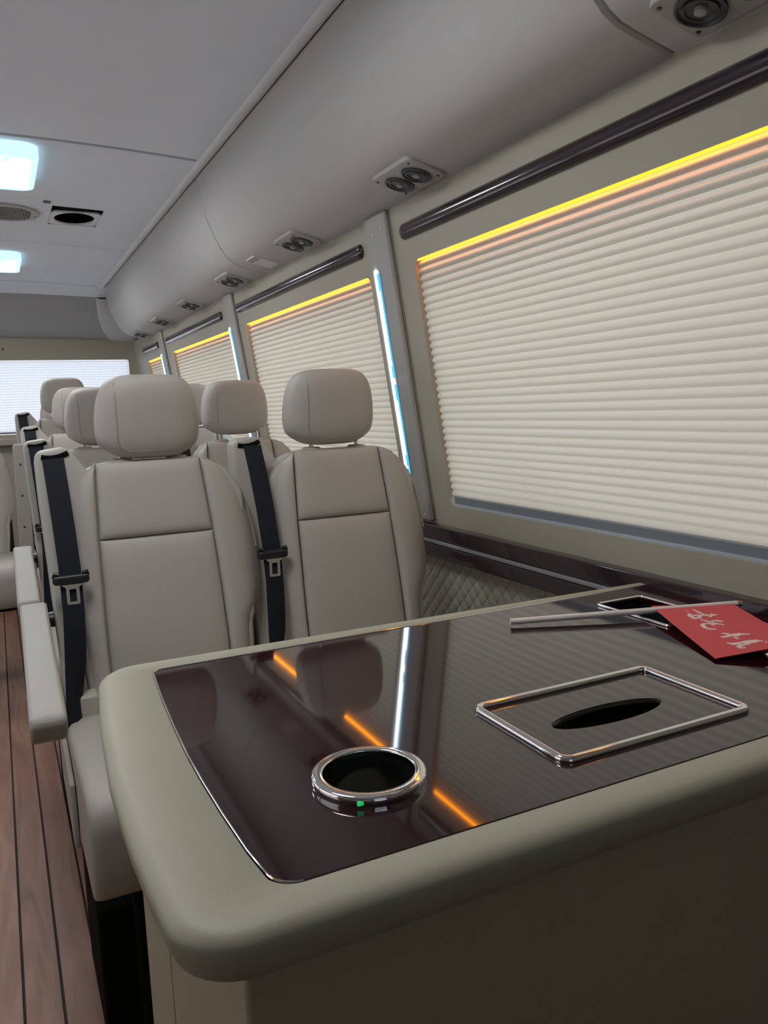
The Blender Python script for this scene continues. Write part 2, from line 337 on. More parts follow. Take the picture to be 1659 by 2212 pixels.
for sd in (1, -1):
    fn = wfn(sd); nm = 'right' if sd == 1 else 'left'
    W = struct(empty('wall_'+nm, (sd*0.97, 2.0, 0)), 'grey plastic side wall %s' % ('with blinds, dark trim and quilted panel' if sd == 1 else 'across the aisle'), 'wall')
    W_inv = Matrix.Translation((-sd*0.97, -2.0, 0))
    def wchild(o, p=None):
        o.parent = p or W; o.matrix_parent_inverse = (p or W).matrix_world.inverted() if False else Matrix.Translation(-(p or W).location); return o
    # lower wall: quilted panel, dark lacquer band with silver strip, cap
    lo = lambda u, v, w: (sd*(0.985-w), u, Z(v))
    wchild(MB().box(*sorted((sd*0.985, sd*1.02)), YF, YR, 0, Z(-0.30)).build('lower_panel', MT['quilt'], smooth=0))
    if sd == 1:
        m = MB(); q = 0.040                             # raised diamond cushions
        for r in range(18):
            for c in range(74):
                u, v = 0.98+c*q+(q/2 if r % 2 else 0), -0.375-r*q/2-q*0.5
                if u > 3.9: continue
                o = [(u+q*0.5, v), (u, v+q*0.5), (u-q*0.5, v), (u, v-q*0.5)]; i_ = [(u+(a-u)*0.9, v+(b-v)*0.9) for a, b in o]; i2 = [(u+(a-u)*0.5, v+(b-v)*0.5) for a, b in o]
                vs = [lo(a, b, 0.001) for a, b in o]+[lo(a, b, 0.0022) for a, b in i_]+[lo(a, b, 0.0040) for a, b in i2]
                m.add(vs, [(k, (k+1) % 4, (k+1) % 4+4, k+4) for k in range(4)]+[(k+4, (k+1) % 4+4, (k+1) % 4+8, k+8) for k in range(4)]+[(8, 9, 10, 11)])
        qo = wchild(m.build('quilting', MT['quilt'], smooth=25, recalc=False)); qo['kind'] = 'stuff'
    for a, b, mm, w0, w1, nme in ((-0.332, -0.296, 'strip', -0.01, 0.022, 'lacquer_band'), (-0.344, -0.332, 'silver', -0.01, 0.020, 'silver_strip'), (-0.376, -0.344, 'strip', -0.01, 0.022, 'lacquer_band')):
        wchild(MB().box(*sorted((sd*(0.968-w1), sd*(0.968-w0+0.04))), YF, YR-0.02, Z(a), Z(b)).build(nme, MT[mm], bevel=0.004, seg=2))
    for i, (ya, yb, op) in enumerate(PITCH_Y):
        if op is None:
            wchild(MB().prism([(ya, -0.296), (yb, -0.296), (yb, 0.47), (ya, 0.47)], -0.04, 0, fn).build('wall_panel', MT['panel'])); continue  # unseen front bays kept solid so their daylight stays off the console
        g = 0.0015
        wn += 1
        wo = struct(empty('window_%d' % wn, fn((ya+yb)/2, OZ[0], 0)), win_labels.get(i) if sd == 1 else 'window opening in the opposite side wall', 'window')
        wo.matrix_world
        def wc(o, p=wo): o.parent = p; o.matrix_parent_inverse = Matrix.Translation(-Vector(p.location)); return o
        hole = rrect(op[0], op[1], OZ[0], OZ[1], 0.022)
        fr = wc(MB().ringprism(orect(ya+g, yb-g, -0.296, 0.47), hole, -0.045, 0.0, fn).build('window_frame', MT['panel'], smooth=40, bevel=0.003, seg=2))
        # amber led strip tucked under the top lip of the opening
        wc(MB().prism([(op[0]+0.02, OZ[1]-0.0028), (op[1]-0.012, OZ[1]-0.0028), (op[1]-0.012, OZ[1]-0.0005), (op[0]+0.02, OZ[1]-0.0005)], -0.0080, -0.0025, fn).build('led_strip', MT['amber'], smooth=0))
        wc(MB().prism([(op[0]-0.03, OZ[1]-0.030), (op[1]+0.03, OZ[1]-0.030), (op[1]+0.03, OZ[1]+0.02), (op[0]-0.03, OZ[1]+0.02)], -0.075, -0.055, fn).build('backlight_block', MT['pillar'], smooth=0))  # unseen block added behind the blind to cut backlight at its top
        # blind
        if sd == 1:
            bo = tag(empty('pleated_blind', fn((op[0]+op[1])/2, OZ[0], -0.03)), blind_labels.get(i, 'cream pleated blind behind the viewer, ahead of the table'), 'blind', 'side window blinds')
        else:
            bo = tag(empty('pleated_blind', fn((op[0]+op[1])/2, OZ[0], -0.03)), ['', 'first', 'second', 'third', 'fourth', 'rearmost'][i]+' white pleated blind from the front on the opposite side wall', 'blind', 'opposite side blinds')
        def bc(o, p=bo): o.parent = p; o.matrix_parent_inverse = Matrix.Translation(-Vector(p.location)); return o
        bc(pleats(fn, op[0]-0.001, op[1]+0.001, OZ[0]+0.020, OZ[1]-0.001, -0.0155, 0.0163, 0.0065).build('fabric', MT['blind' if sd == 1 else 'blindr'], smooth=50, recalc=False))
        bc(MB().prism([(op[0]+0.002, OZ[0]+0.003), (op[1]-0.012, OZ[0]+0.003), (op[1]-0.012, OZ[0]+0.023), (op[0]+0.002, OZ[0]+0.023)], -0.020, -0.006, fn).build('bottom_rail', MT['rail'], bevel=0.002))
        bc(MB().prism([(op[0]+0.003, OZ[0]+0.0005), (op[1]-0.015, OZ[0]+0.0005), (op[1]-0.015, OZ[0]+0.005), (op[0]+0.003, OZ[0]+0.005)], -0.007, -0.002, fn).build('rail_edge', MT['railline']))
        # dark lacquered trim strip above the window
        ea, eb = {1: (-0.83, 0.16), 2: (0.50, 1.652), 3: (1.858, 3.014), 4: (3.233, 4.39), 5: (4.623, 5.12)}[i]
        prof = [(0.371, 0.0), (0.3715, 0.004), (0.376, 0.0085), (0.383, 0.0105), (0.392, 0.0105), (0.399, 0.0085), (0.4055, 0.004), (0.406, 0.0)]
        rows = []
        for k in range(25):
            t = k/24; u = ea+(eb-ea)*t
            e = min(u-ea, eb-u); r_ = 0.0175; s_ = math.sqrt(max(0.0, 1-(1-min(1, e/r_))**2))
            rows.append((u, s_))
        us = sorted(set([ea+0.0175*(1-math.cos(a*math.pi/16)) for a in range(9)]+[eb-0.0175*(1-math.cos(a*math.pi/16)) for a in range(9)]))
        R_ = []
        for u in us:
            e = min(u-ea, eb-u); s_ = math.sqrt(max(0.0, 1-(1-min(1, e/0.0175))**2))
            R_.append([fn(u, 0.3885+(v-0.3885)*s_, 0.0005+w*s_) for v, w in prof])
        wc(MB().grid(R_).build('lacquer_strip', MT['strip'], smooth=60))
        if i == 2: pass
        # pillar cover with light strip
        if i in (2, 3, 4, 5):
            pa, pb = ya+0.004, ya+0.118
            pc = wc(MB().prism([(pa, -0.290), (pb, -0.290), (pb, 0.452), (pa, 0.452)], -0.002, 0.013, fn).build('pillar_cover', MT['pillar'], bevel=0.008, seg=3))
            for (du, v) in ((0.022, 0.415), (0.070, 0.408), (0.022, -0.272)):
                so = MB().lathe([(0, 0.0025), (0.0035, 0.002), (0.0042, 0)], n=10, fn=lambda a, b, c: fn(pa+du+a, v+b, 0.013+c)).build('screw_cap', MT['white']); so.parent = pc; so.matrix_parent_inverse = Matrix.Translation(-Vector(wo.location))
                so.matrix_parent_inverse = Matrix.Identity(4); so.location = Vector(pc.location)
            lu = ya+0.080; z0, z1 = -0.178, 0.331
            if i == 2: continue
            lb = pil_labels.get(i) if sd == 1 else ['', '', '', 'front', 'middle', 'rear'][i]+' light strip on the pillars of the opposite wall'
            lo_ = tag(empty('pillar_light', fn(lu, z0, 0.013)), lb, 'light', 'pillar light strips' if sd == 1 else 'opposite pillar lights')
            def lc(o, p=lo_): o.parent = p; o.matrix_parent_inverse = Matrix.Translation(-Vector(p.location)); return o
            lc(MB().prism(rrect(lu-0.0125, lu+0.0125, z0, z1, 0.0124, 8), 0.0115, 0.0150, fn).build('housing', MT['white']))
            lc(MB().prism(rrect(lu-0.0005, lu+0.0118, z0+0.001, z1-0.001, 0.006, 8), 0.012, 0.0185, fn).build('diffuser', MT['pil'], bevel=0.003))
            zm = (z0+z1)/2-0.015
            for a, b in ((z0+0.026, zm-0.008), (zm+0.008, z1-0.012)):
                lc(MB().prism(rrect(lu-0.0120, lu-0.0008, a, b, 0.002), 0.012, 0.0175, fn).build('blue_lens', MT['pilblue']))
                lc(MB().prism([(lu-0.0070, a+0.03), (lu-0.0055, a+0.03), (lu-0.0055, b-0.04), (lu-0.0070, b-0.04)], 0.016, 0.0182, fn).build('glow_line', MT['pil'], smooth=0))
            lc(MB().prism(rrect(lu-0.0120, lu-0.0008, z0+0.008, z0+0.022, 0.003), 0.012, 0.0175, fn).build('blue_lens', MT['pilblue']))

# ---- rear blind
rb = tag(empty('pleated_blind', (0, YR-0.01, Z(RW[2]))), 'brightly backlit white pleated blind across the rear window', 'blind')
def rbc(o): o.parent = rb; o.matrix_parent_inverse = Matrix.Translation(-Vector(rb.location)); return o
rbc(pleats(fnr, RW[0]+0.002, RW[1]-0.002, RW[2]+0.012, RW[3]-0.001, -0.022, 0.0163, 0.010).build('fabric', MT['blindb'], smooth=50, recalc=False))
rbc(MB().prism([(RW[0]+0.003, RW[2]+0.002), (RW[1]-0.003, RW[2]+0.002), (RW[1]-0.003, RW[2]+0.014), (RW[0]+0.003, RW[2]+0.014)], -0.024, -0.010, fnr).build('bottom_rail', MT['rail']))

# ================================================================== CEILING FIXTURES
def kid(o, p):
    o.parent = p; o.matrix_parent_inverse = Matrix.Translation(-Vector(p.location)); return o
fz = lambda u, v, w: (u, v, Z(cz(u))-0.001-w)
def ceiling_lamp(yc, lab):
    t = tag(empty('ceiling_lamp', (0, yc, Z(0.745))), lab, 'lamp', 'ceiling lamps')
    kid(MB().ringprism(rrect(-0.18, 0.18, yc-0.196, yc+0.196, 0.045), rrect(-0.160, 0.160, yc-0.150, yc+0.168, 0.02), -0.002, 0.032, fz).build('frame', MT['frosted'], bevel=0.005), t)
    kid(MB().prism(rrect(-0.160, 0.160, yc-0.150, yc+0.168, 0.02), 0.0, 0.026, fz).build('diffuser', MT['lamp'], bevel=0.004), t)
    kid(MB().box(0.085, 0.105, yc-0.160, yc-0.146, Z(0.708), Z(0.722)).build('clip', MT['frosted'], bevel=0.002), t)
    return t
ceiling_lamp(2.653, 'bright white ceiling lamp nearest the viewer, cut by the left edge')
ceiling_lamp(4.217, 'smaller looking white ceiling lamp near the rear of the ceiling')
ceiling_lamp(1.03, 'white ceiling lamp overhead, ahead of the others and above the frame')
# oval speaker grille
t = tag(empty('speaker_grille', (0.05, 3.27, Z(0.748))), 'grey oval mesh grille in the ceiling beside the square vent', 'grille')
kid(MB().ringprism(rrect(-0.12, 0.221, 3.15, 3.40, 0.1249, 12), rrect(-0.105, 0.190, 3.175, 3.38, 0.07, 12), -0.002, 0.007, fz).build('rim', MT['vent'], bevel=0.003), t)
kid(MB().prism(rrect(-0.105, 0.190, 3.175, 3.38, 0.07, 12), -0.001, 0.001, fz).build('backing', MT['ventdark']), t)
m = MB()
for k in range(24):
    a = -0.10+k*0.0125
    m.tube([fz(a, 3.185, 0.003), fz(a+0.02, 3.375, 0.003)], 0.0018, n=5)
for k in range(10):
    m.tube([fz(-0.10, 3.187+k*0.0205, 0.004), fz(0.185, 3.187+k*0.0205, 0.004)], 0.0018, n=5)
kid(m.build('mesh', MT['pillar']), t)
kid(MB().lathe([(0, 0.002), (0.004, 0.001), (0.004, 0)], n=10, fn=lambda a, b, c: fz(0.206+a, 3.29+b, 0.007+c)).build('screw', MT['blackp']), t)
# square recessed vent
t = tag(empty('square_vent', ((SQ[0]+SQ[1])/2, (SQ[2]+SQ[3])/2, Z(0.75))), 'square ceiling recess with a round black opening', 'vent')
z_ = Z(0.788)
kid(MB().ringprism(orect(SQ[0]-0.008, SQ[1]+0.008, SQ[2]-0.008, SQ[3]+0.008), orect(SQ[0], SQ[1], SQ[2], SQ[3]), Z(0.7495), z_, lambda u, v, w: (u, v, w)).build('recess_wall', MT['hole'], smooth=0), t)
ym = SQ[2]+0.088
cxs, cys = (SQ[0]+SQ[1])/2, (ym+SQ[3])/2
O = []; I = []
for k in range(36):
    a = 2*math.pi*k/36; c_, s_ = math.cos(a), math.sin(a); q = max(abs(c_), abs(s_))
    O.append((cxs+c_/q*0.0885, cys+s_/q*(SQ[3]-ym)/2)); I.append((cxs+0.073*c_, cys+0.098*s_))
kid(MB().ringprism(O, I, Z(0.750), Z(0.756), lambda u, v, w: (u, v, w)).build('plate', MT['bead'], smooth=30), t)
kid(MB().prism(orect(SQ[0]-0.004, SQ[1]+0.004, SQ[2]-0.004, SQ[3]+0.004), Z(0.781), Z(0.786), lambda u, v, w: (u, v, w)).build('opening', MT['hole'], smooth=0), t)
tag(MB().lathe([(0, 0.0), (0.012, 0.0), (0.012, 0.003)], n=14, fn=lambda a, b, c: fz(0.235+a*1.1, 3.083+b, 0.003-c)).build('ceiling_plug', MT['ventdark']), 'tiny dark plug in the ceiling beside the square vent', 'plug')
tag(MB().lathe([(0, 0.0), (0.005, 0.0), (0.005, 0.003)], n=12, fn=lambda a, b, c: fz(0.195+a*1.4, 1.60+b, 0.003-c)).build('ceiling_plug', MT['ventdark']), 'tiny dark dot on the front headliner panel', 'plug')

# air vents on the duct facet. frame: u along y, v across (x), w outward (down)
FA, FB = Vector((0.765, 0.474)), Vector((0.862, 0.450))
fd = (FB-FA).normalized(); fnrm = Vector((fd.y, -fd.x))
if fnrm.y > 0: fnrm = -fnrm
def ff(u, v, w):
    p = FA+fd*v+fnrm*w; return (p.x, u, Z(p.y))
vlab = ['twin nozzle air vent at the top edge of the picture, largest of the row', 'twin nozzle air vent above the end of the largest blind, second of the row', 'twin nozzle air vent beside the paper sticker', 'twin nozzle air vent just past the duct joint, fourth from the front', 'twin nozzle air vent, fifth from the front', 'small twin nozzle air vent, second from the rear', 'smallest twin nozzle air vent in the rear corner']
def air_vent(yc, lab):
    t = tag(empty('air_vent', ff(yc, 0.045, 0)), lab, 'air vent', 'air vents along the duct')
    hl = 0.080
    kid(MB().prism(rrect(yc-hl, yc+hl, -0.006, 0.086, 0.012), -0.012, 0.008, ff).build('plate', MT['vent'], bevel=0.003), t)
    for dy in (-0.036, 0.036):
        c = 0.042
        nz = kid(MB().lathe([(0.031, 0.008), (0.031, 0.012), (0.028, 0.0125), (0.026, 0.009), (0.022, 0.0085), (0.0215, 0.0115), (0.0195, 0.0115), (0.018, 0.009), (0.014, 0.0085), (0.0, 0.0085)], n=28, fn=lambda a, b, h: ff(yc+dy+a, c+b, h)).build('nozzle', MT['ventdark'], smooth=30), t)
        kn = MB().lathe([(0.008, 0.0085), (0.0075, 0.013), (0.005, 0.0145), (0, 0.015)], n=16, fn=lambda a, b, h: ff(yc+dy+a, c+b, h)).build('knob', MT['vent'], smooth=40); kn.parent = nz
    for du, dv in ((-hl+0.012, 0.006), (hl-0.012, 0.006), (-hl+0.012, 0.074), (hl-0.012, 0.074)):
        kid(MB().lathe([(0, 0.009), (0.003, 0.009), (0.0035, 0.008)], n=8, fn=lambda a, b, h: ff(yc+du+a, dv+b, h)).build('screw', MT['blackp']), t)
for y_, l_ in zip((0.70, 1.485, 2.145, 2.82, 3.49, 4.13, 4.785), vlab): air_vent(y_, l_)
# paper sticker
st = tag(empty('warning_sticker', ff(2.47, 0.04, 0)), 'pale paper sticker on the duct between two air vents', 'sticker')
kid(MB().prism([(2.425, 0.0), (2.51, 0.0), (2.51, 0.082), (2.425, 0.082)], -0.004, 0.0030, ff).build('paper', MT['sticker'], smooth=0), st)
m = MB()
for k in range(6):
    u = 2.433+k*0.013
    for a, b in ((0.004, 0.010), (0.012, 0.018), (0.0195, 0.0225)): m.prism([(u, a), (u+0.007, a), (u+0.007, b), (u, b)], 0.0028, 0.0034, ff)
kid(m.build('print', MT['print'], smooth=0), st)

# ================================================================== SEATS
# local frame: origin on the floor under the top of the backrest front, facing -y. z given relative to camera height
def by(z): return 0.17*(z+0.09)
RIGHT = [(-0.56, 0.160), (-0.476, 0.168), (-0.432, 0.170), (-0.418, 0.176), (-0.395, 0.194), (-0.36, 0.198), (-0.284, 0.198), (-0.24, 0.194), (-0.196, 0.186), (-0.165, 0.176), (-0.14, 0.163), (-0.12, 0.148), (-0.105, 0.130), (-0.095, 0.108), (-0.0905, 0.085)]
SEAML = [(-0.56, -0.121), (-0.44, -0.122), (-0.24, -0.119), (-0.09, -0.113)]
SEAMR = [(-0.56, 0.112), (-0.46, 0.112), (-0.36, 0.109), (-0.24, 0.103), (-0.09, 0.090)]
ZSP = -0.238
def patch(zt, xl, xr, za, zb, oL=False, oR=False, topR=False, bulge=0.012):
    ns, nt = 17, 25; P = []
    e = lambda t: 1-abs(2*t-1)**7
    for j in range(nt):
        t = j/(nt-1); t = 0.5-0.5*math.cos(math.pi*t); z = za+(zb-za)*t; row = []
        a, b = xl(z), xr(z)
        for i in range(ns):
            s = i/(ns-1); s = 0.5-0.5*math.cos(math.pi*s)
            x = a+(b-a)*s
            es = 1-(abs(2*s-1))**8
            h = bulge*math.sqrt(max(0, es))*math.sqrt(max(0, e(t)))
            if oL: h = bulge*(1-(1-s)**3*2.0)*(1-max(0, 2*s-1)**8)*math.sqrt(max(0, e(t)))-0.016*(1-s)**4
            if oR: h = bulge*(1-s**3*2.0)*(1-max(0, 1-2*s)**8)*math.sqrt(max(0, e(t)))-0.016*s**4
            row.append((x, by(z)-h, Z(z)))
        P.append(row)
    m = MB(); m.grid(P)
    back = [[(p[0], p[1]+0.0, p[2]) for p in r] for r in P]
    # skirt
    loop = [P[0][i] for i in range(ns)]+[P[j][-1] for j in range(1, nt)]+[P[-1][i] for i in range(ns-2, -1, -1)]+[P[j][0] for j in range(nt-2, 0, -1)]
    m.grid([loop+[loop[0]], [(p[0], p[1]+0.012, p[2]) for p in loop]+[(loop[0][0], loop[0][1]+0.012, loop[0][2])]])
    return m
def outline(ins=0.0):
    R_ = [(interp(RIGHT, z)-ins, z) for z in [a for a, b in RIGHT]]
    R_ = [(x, z-(ins if z > -0.11 else 0)) for x, z in R_]
    return R_+[(-min(x, 0.176), z) for x, z in reversed(R_)]
def make_seat():
    t = empty('bus_seat')
    rx = lambda z: interp(RIGHT, z)
    # shell behind the cushions
    sh = MB().prism([(min(a, 0.176), b) for a, b in outline(0.0)], 0.006, 0.066, lambda u, v, w: (u, by(v)+w, Z(v))).build('back_shell', MT['leather'], t, bevel=0.009, seg=4)
    g = 0.0012
    patch(0, lambda z: interp(SEAML, z)+g, lambda z: interp(SEAMR, z)-g, -0.56, ZSP-g).build('back_panel', MT['leather'], t, smooth=60)
    patch(0, lambda z: interp(SEAML, z)+g, lambda z: interp(SEAMR, z)-g, ZSP+g, -0.091).build('back_panel', MT['leather'], t, smooth=60)
    patch(0, lambda z: interp(SEAMR, z)+g, lambda z: max(rx(z), interp(SEAMR, z)+0.004), -0.56, -0.091, oR=True).build('bolster', MT['leather'], t, smooth=60)
    patch(0, lambda z: min(-min(rx(z), 0.176), interp(SEAML, z)-0.004), lambda z: interp(SEAML, z)-g, -0.56, -0.091, oL=True).build('bolster', MT['leather'], t, smooth=60)
    ol = [p for p in outline() if p[1] > -0.30]
    MB().tube([(x*0.99, by(z)+(0.022 if abs(x) > 0.14 else 0.012), Z(z)-0.001) for x, z in ol], 0.0024, n=6).build('piping', MT['piping'], t)
    # headrest: rounded block, wider in the lower middle
    hcx, hcz = 0.0, 0.0
    P = []; nu, nv = 40, 24
    def hp(th, ph):
        e1, e2 = 0.44, 0.48
        sg = lambda v, e: math.copysign(abs(v)**e, v)
        X = 0.101*sg(math.cos(ph), e1)*sg(math.cos(th), e2); Y = 0.052*sg(math.cos(ph), e1)*sg(math.sin(th), e2); ZZ = 0.083*sg(math.sin(ph), 0.58)
        X *= 1-0.10*sstep(-0.02, 0.083, ZZ)-0.07*sstep(0.02, -0.083, -ZZ*0+(-0.083 if ZZ < -0.05 else 0.02)) if ZZ > -0.05 else 1-0.16*sstep(0.05, 0.083, -ZZ)
        Y += -0.010*math.cos(X*12)+0.012
        return (hcx+X, 0.028+Y-0.10*ZZ, Z(hcz+ZZ))
    m = MB(); m.grid([[hp(2*math.pi*i/nu, -math.pi/2+math.pi*j/nv) for i in range(nu+1)] for j in range(nv+1)])
    hr = m.build('headrest', MT['leather'], t, smooth=70)
    # seam of the front panel
    def front(x, z):
        best = None
        for i in range(120, 240):
            th = 2*math.pi*i/240
            for j in range(0, 49):
                p = hp(th, -math.pi/2+math.pi*j/48); d = (p[0]-x)**2+(p[2]-Z(z))**2
                if best is None or d < best[0]: best = (d, p)
        return (x, best[1][1]-0.0003, Z(z))
    sp_ = [front(-0.066, z) for z in (0.066, 0.04, 0.01, -0.02, -0.045)]+[front(-0.060, -0.058), front(-0.045, -0.066)]+[front(x, -0.0675) for x in (-0.02, 0.02, 0.06, 0.085)]
    MB().tube(sp_, 0.0009, n=5).build('seam', MT['seam'], hr)
    for x in (-0.058, 0.052):
        MB().tube([(x, 0.034, Z(-0.12)), (x, 0.028, Z(-0.05))], 0.0055, n=12).build('headrest_post', MT['chrome'], t)
        MB().lathe([(0, 0.006), (0.017, 0.006), (0.021, 0.003), (0.022, -0.004)], c=(x, 0.032, Z(-0.091)), n=18).build('post_collar', MT['shellp'], t)
    # belt tower
    prof = [(-0.206, -0.58), (-0.210, -0.40), (-0.2145, -0.26), (-0.218, -0.16), (-0.2185, -0.085), (-0.216, -0.070), (-0.208, -0.062), (-0.168, -0.057), (-0.158, -0.060), (-0.150, -0.070), (-0.120, -0.112), (-0.125, -0.15), (-0.160, -0.22), (-0.175, -0.58)]
    tw = MB().prism(prof, -0.012, 0.045, lambda u, v, w: (u, by(v)+w+0.015, Z(v))).build('belt_tower', MT['shellp'], t, bevel=0.009, seg=4)
    slot = [(-0.207+0.048*k/10, -0.0775+0.006*(k/10)+0.0045*((k/10-0.5)*2)**2) for k in range(11)]
    MB().tube([(x, by(z)+0.0025, Z(z)) for x, z in slot], 0.0050, n=8).build('belt_slot', MT['hole'], tw)
    m = MB()                                            # webbing
    path = [(-0.1865, -0.073, 0.0385, 0.0005), (-0.1864, -0.085, 0.0385, -0.004), (-0.1845, -0.13, 0.0385, -0.016), (-0.1815, -0.20, 0.0385, -0.028), (-0.179, -0.28, 0.0385, -0.034), (-0.1795, -0.36, 0.038, -0.034), (-0.183, -0.42, 0.038, -0.034), (-0.186, -0.455, 0.037, -0.034), (-0.1925, -0.505, 0.032, -0.036), (-0.197, -0.545, 0.028, -0.040), (-0.198, -0.585, 0.026, -0.044), (-0.196, -0.62, 0.020, -0.046)]
    fr = []; bk = []
    for x, z, w, dy in path:
        k = sstep(-0.44, -0.52, z) if False else max(0, min(1, (-0.44-z)/0.08)); y = by(z)+dy
        fr.append([(x-w/2, y-0.006*k, Z(z)), (x-w/6, y-0.001, Z(z)), (x+w/6, y-0.001, Z(z)), (x+w/2, y+0.014*k, Z(z))])
        bk.append([(p[0], p[1]+0.0016, p[2]) for p in fr[-1]])
    m.grid(fr); m.grid(bk)
    for c in (0, 3): m.grid([[r[c] for r in fr], [r[c] for r in bk]])
    bl = m.build('seat_belt', MT['belt'], t, smooth=40)
    tz = -0.296; ty = by(tz)-0.037
    MB().box(-0.211, -0.147, ty-0.010, ty+0.009, Z(tz-0.010), Z(tz+0.008)).build('tongue_grip', MT['blackp'], bl, bevel=0.006, seg=4)
    MB().tube([(-0.209, ty-0.002, Z(tz+0.004)), (-0.207, ty-0.004, Z(tz+0.012)), (-0.200, ty-0.006, Z(tz+0.010))], 0.0035).build('grip_ear', MT['blackp'], bl)
    MB().tube([(-0.149, ty-0.002, Z(tz+0.004)), (-0.151, ty-0.004, Z(tz+0.012)), (-0.158, ty-0.006, Z(tz+0.010))], 0.0035).build('grip_ear', MT['blackp'], bl)
    pl = lambda u, v, w: (-0.178+u, ty-0.006+w, Z(tz-0.010)+v)
    mt = MB().ringprism([(0.010, -0.038), (-0.010, -0.038), (-0.0115, -0.036), (-0.0115, -0.006), (-0.020, 0.0), (0.020, 0.0), (0.0115, -0.006), (0.0115, -0.036)], [(0.005, -0.033), (-0.005, -0.033), (-0.006, -0.032), (-0.006, -0.010), (-0.005, -0.009), (0.005, -0.009), (0.006, -0.010), (0.006, -0.032)], -0.0012, 0.0012, pl)
    mt.build('belt_tongue', MT['steel'], bl, smooth=0, bevel=0.0005, seg=1)
    # cushion
    m = MB(); P = []
    def cu(u, a):                                       # u 0..1 across, a along profile
        pass
    prof = [(-0.06, -0.712), (-0.06, -0.565), (-0.075, -0.552), (-0.15, -0.556), (-0.28, -0.556), (-0.38, -0.548), (-0.43, -0.548), (-0.462, -0.556), (-0.474, -0.575), (-0.476, -0.60), (-0.470, -0.66), (-0.464, -0.702), (-0.455, -0.712), (-0.40, -0.714)]
    xs_ = [-0.212, -0.2105, -0.205, -0.195, -0.16, -0.08, 0, 0.08, 0.145, 0.166, 0.174, 0.178, 0.179]
    edge = [0.016, 0.007, 0.002, 0.0, 0, -0.002, -0.003, -0.002, 0, 0, 0.002, 0.007, 0.016]
    for x, e in zip(xs_, edge):
        P.append([(x, y+e*(1 if y < -0.42 else 0), Z(z)-(e if z > -0.62 else 0)) for y, z in prof])
    m.grid(P); n = len(prof)
    m.add(P[0], [tuple(range(n))]); m.add(P[-1], [tuple(range(n))[::-1]])
    cs = m.build('cushion', MT['leather'], t, smooth=50)
    MB().tube([(-0.2095, -0.10, Z(-0.571)), (-0.2095, -0.30, Z(-0.569)), (-0.2085, -0.41, Z(-0.566)), (-0.198, -0.455, Z(-0.568)), (-0.165, -0.474, Z(-0.573)), (-0.13, -0.4755, Z(-0.575))], 0.0016, n=6).build('seam', MT['piping'], cs)
    MB().tube([(-0.13, -0.4755, Z(-0.560)), (-0.13, -0.4765, Z(-0.60)), (-0.13, -0.4710, Z(-0.66)), (-0.13, -0.4650, Z(-0.70))], 0.0014, n=6).build('seam', MT['piping'], cs)
    MB().box(0.150, 0.180, 0.0, 0.05, Z(-0.62), Z(-0.425)).build('bracket_shade', MT['blackp'], t, bevel=0.006)  # lower bracket, its black also standing in for shadow in the seat gap
    # pedestal and side shield
    pd = MB(); pd.box(-0.15, 0.15, -0.40, -0.06, 0.0, Z(-0.71)); pd.build('pedestal', MT['black'], t, bevel=0.012)
    MB().box(-0.205, -0.135, -0.36, -0.10, 0.0, Z(-0.79)).build('floor_rail', MT['black'], t, bevel=0.008)
    ss = [(-0.24, -0.735), (-0.02, -0.70), (0.02, -0.58), (0.03, -0.52), (-0.02, -0.50), (-0.06, -0.54), (-0.10, -0.585), (-0.24, -0.62)]
    MB().prism(ss, -0.222, -0.213, lambda u, v, w: (w, u, Z(v))).build('side_shield', MT['shellp'], t, bevel=0.003)
    MB().box(-0.188, -0.150, -0.105, -0.060, Z(-0.60), Z(-0.515)).build('hinge_cover', MT['shellp'], t, bevel=0.006)
    MB().tube([(-0.146, -0.10, Z(-0.60)), (-0.146, -0.10, Z(-0.545))], 0.009, n=10).build('recliner_pivot', MT['shellp'], t)
    # armrest on the aisle side
    ap = [(0.050, -0.365), (0.02, -0.354), (-0.15, -0.375), (-0.46, -0.400), (-0.485, -0.405), (-0.490, -0.418), (-0.480, -0.440), (-0.455, -0.452), (-0.15, -0.430), (0.03, -0.415), (0.05, -0.395)]
    ar = MB().prism(ap, -0.271, -0.222, lambda u, v, w: (w+0.012*(u+0.1), u, Z(v))).build('armrest', MT['arm'], t, bevel=0.010, seg=4)
    ar['label'] = 'padded armrest on the aisle side'
    MB().tube([(-0.268, -0.44, Z(-0.4105)), (-0.2665, -0.15, Z(-0.388)), (-0.265, 0.0, Z(-0.368))], 0.0010, n=5).build('seam', MT['seam'], ar)
    MB().lathe([(0, 0.03), (0.014, 0.03), (0.016, 0)], n=16, fn=lambda a, b, c: (-0.20-c, 0.02+a, Z(-0.39)+b)).build('armrest_pivot', MT['blackp'], t)
    return t
def copy_tree(o, parent=None, skip=()):
    c = o.copy(); COL.objects.link(c); c.parent = parent
    for ch in list(o.children):
        if ch.name.split('.')[0] not in skip: copy_tree(ch, c, skip)
    return c
seat = make_seat()
ARM = ('armrest', 'armrest_pivot', 'side_shield', 'hinge_cover')
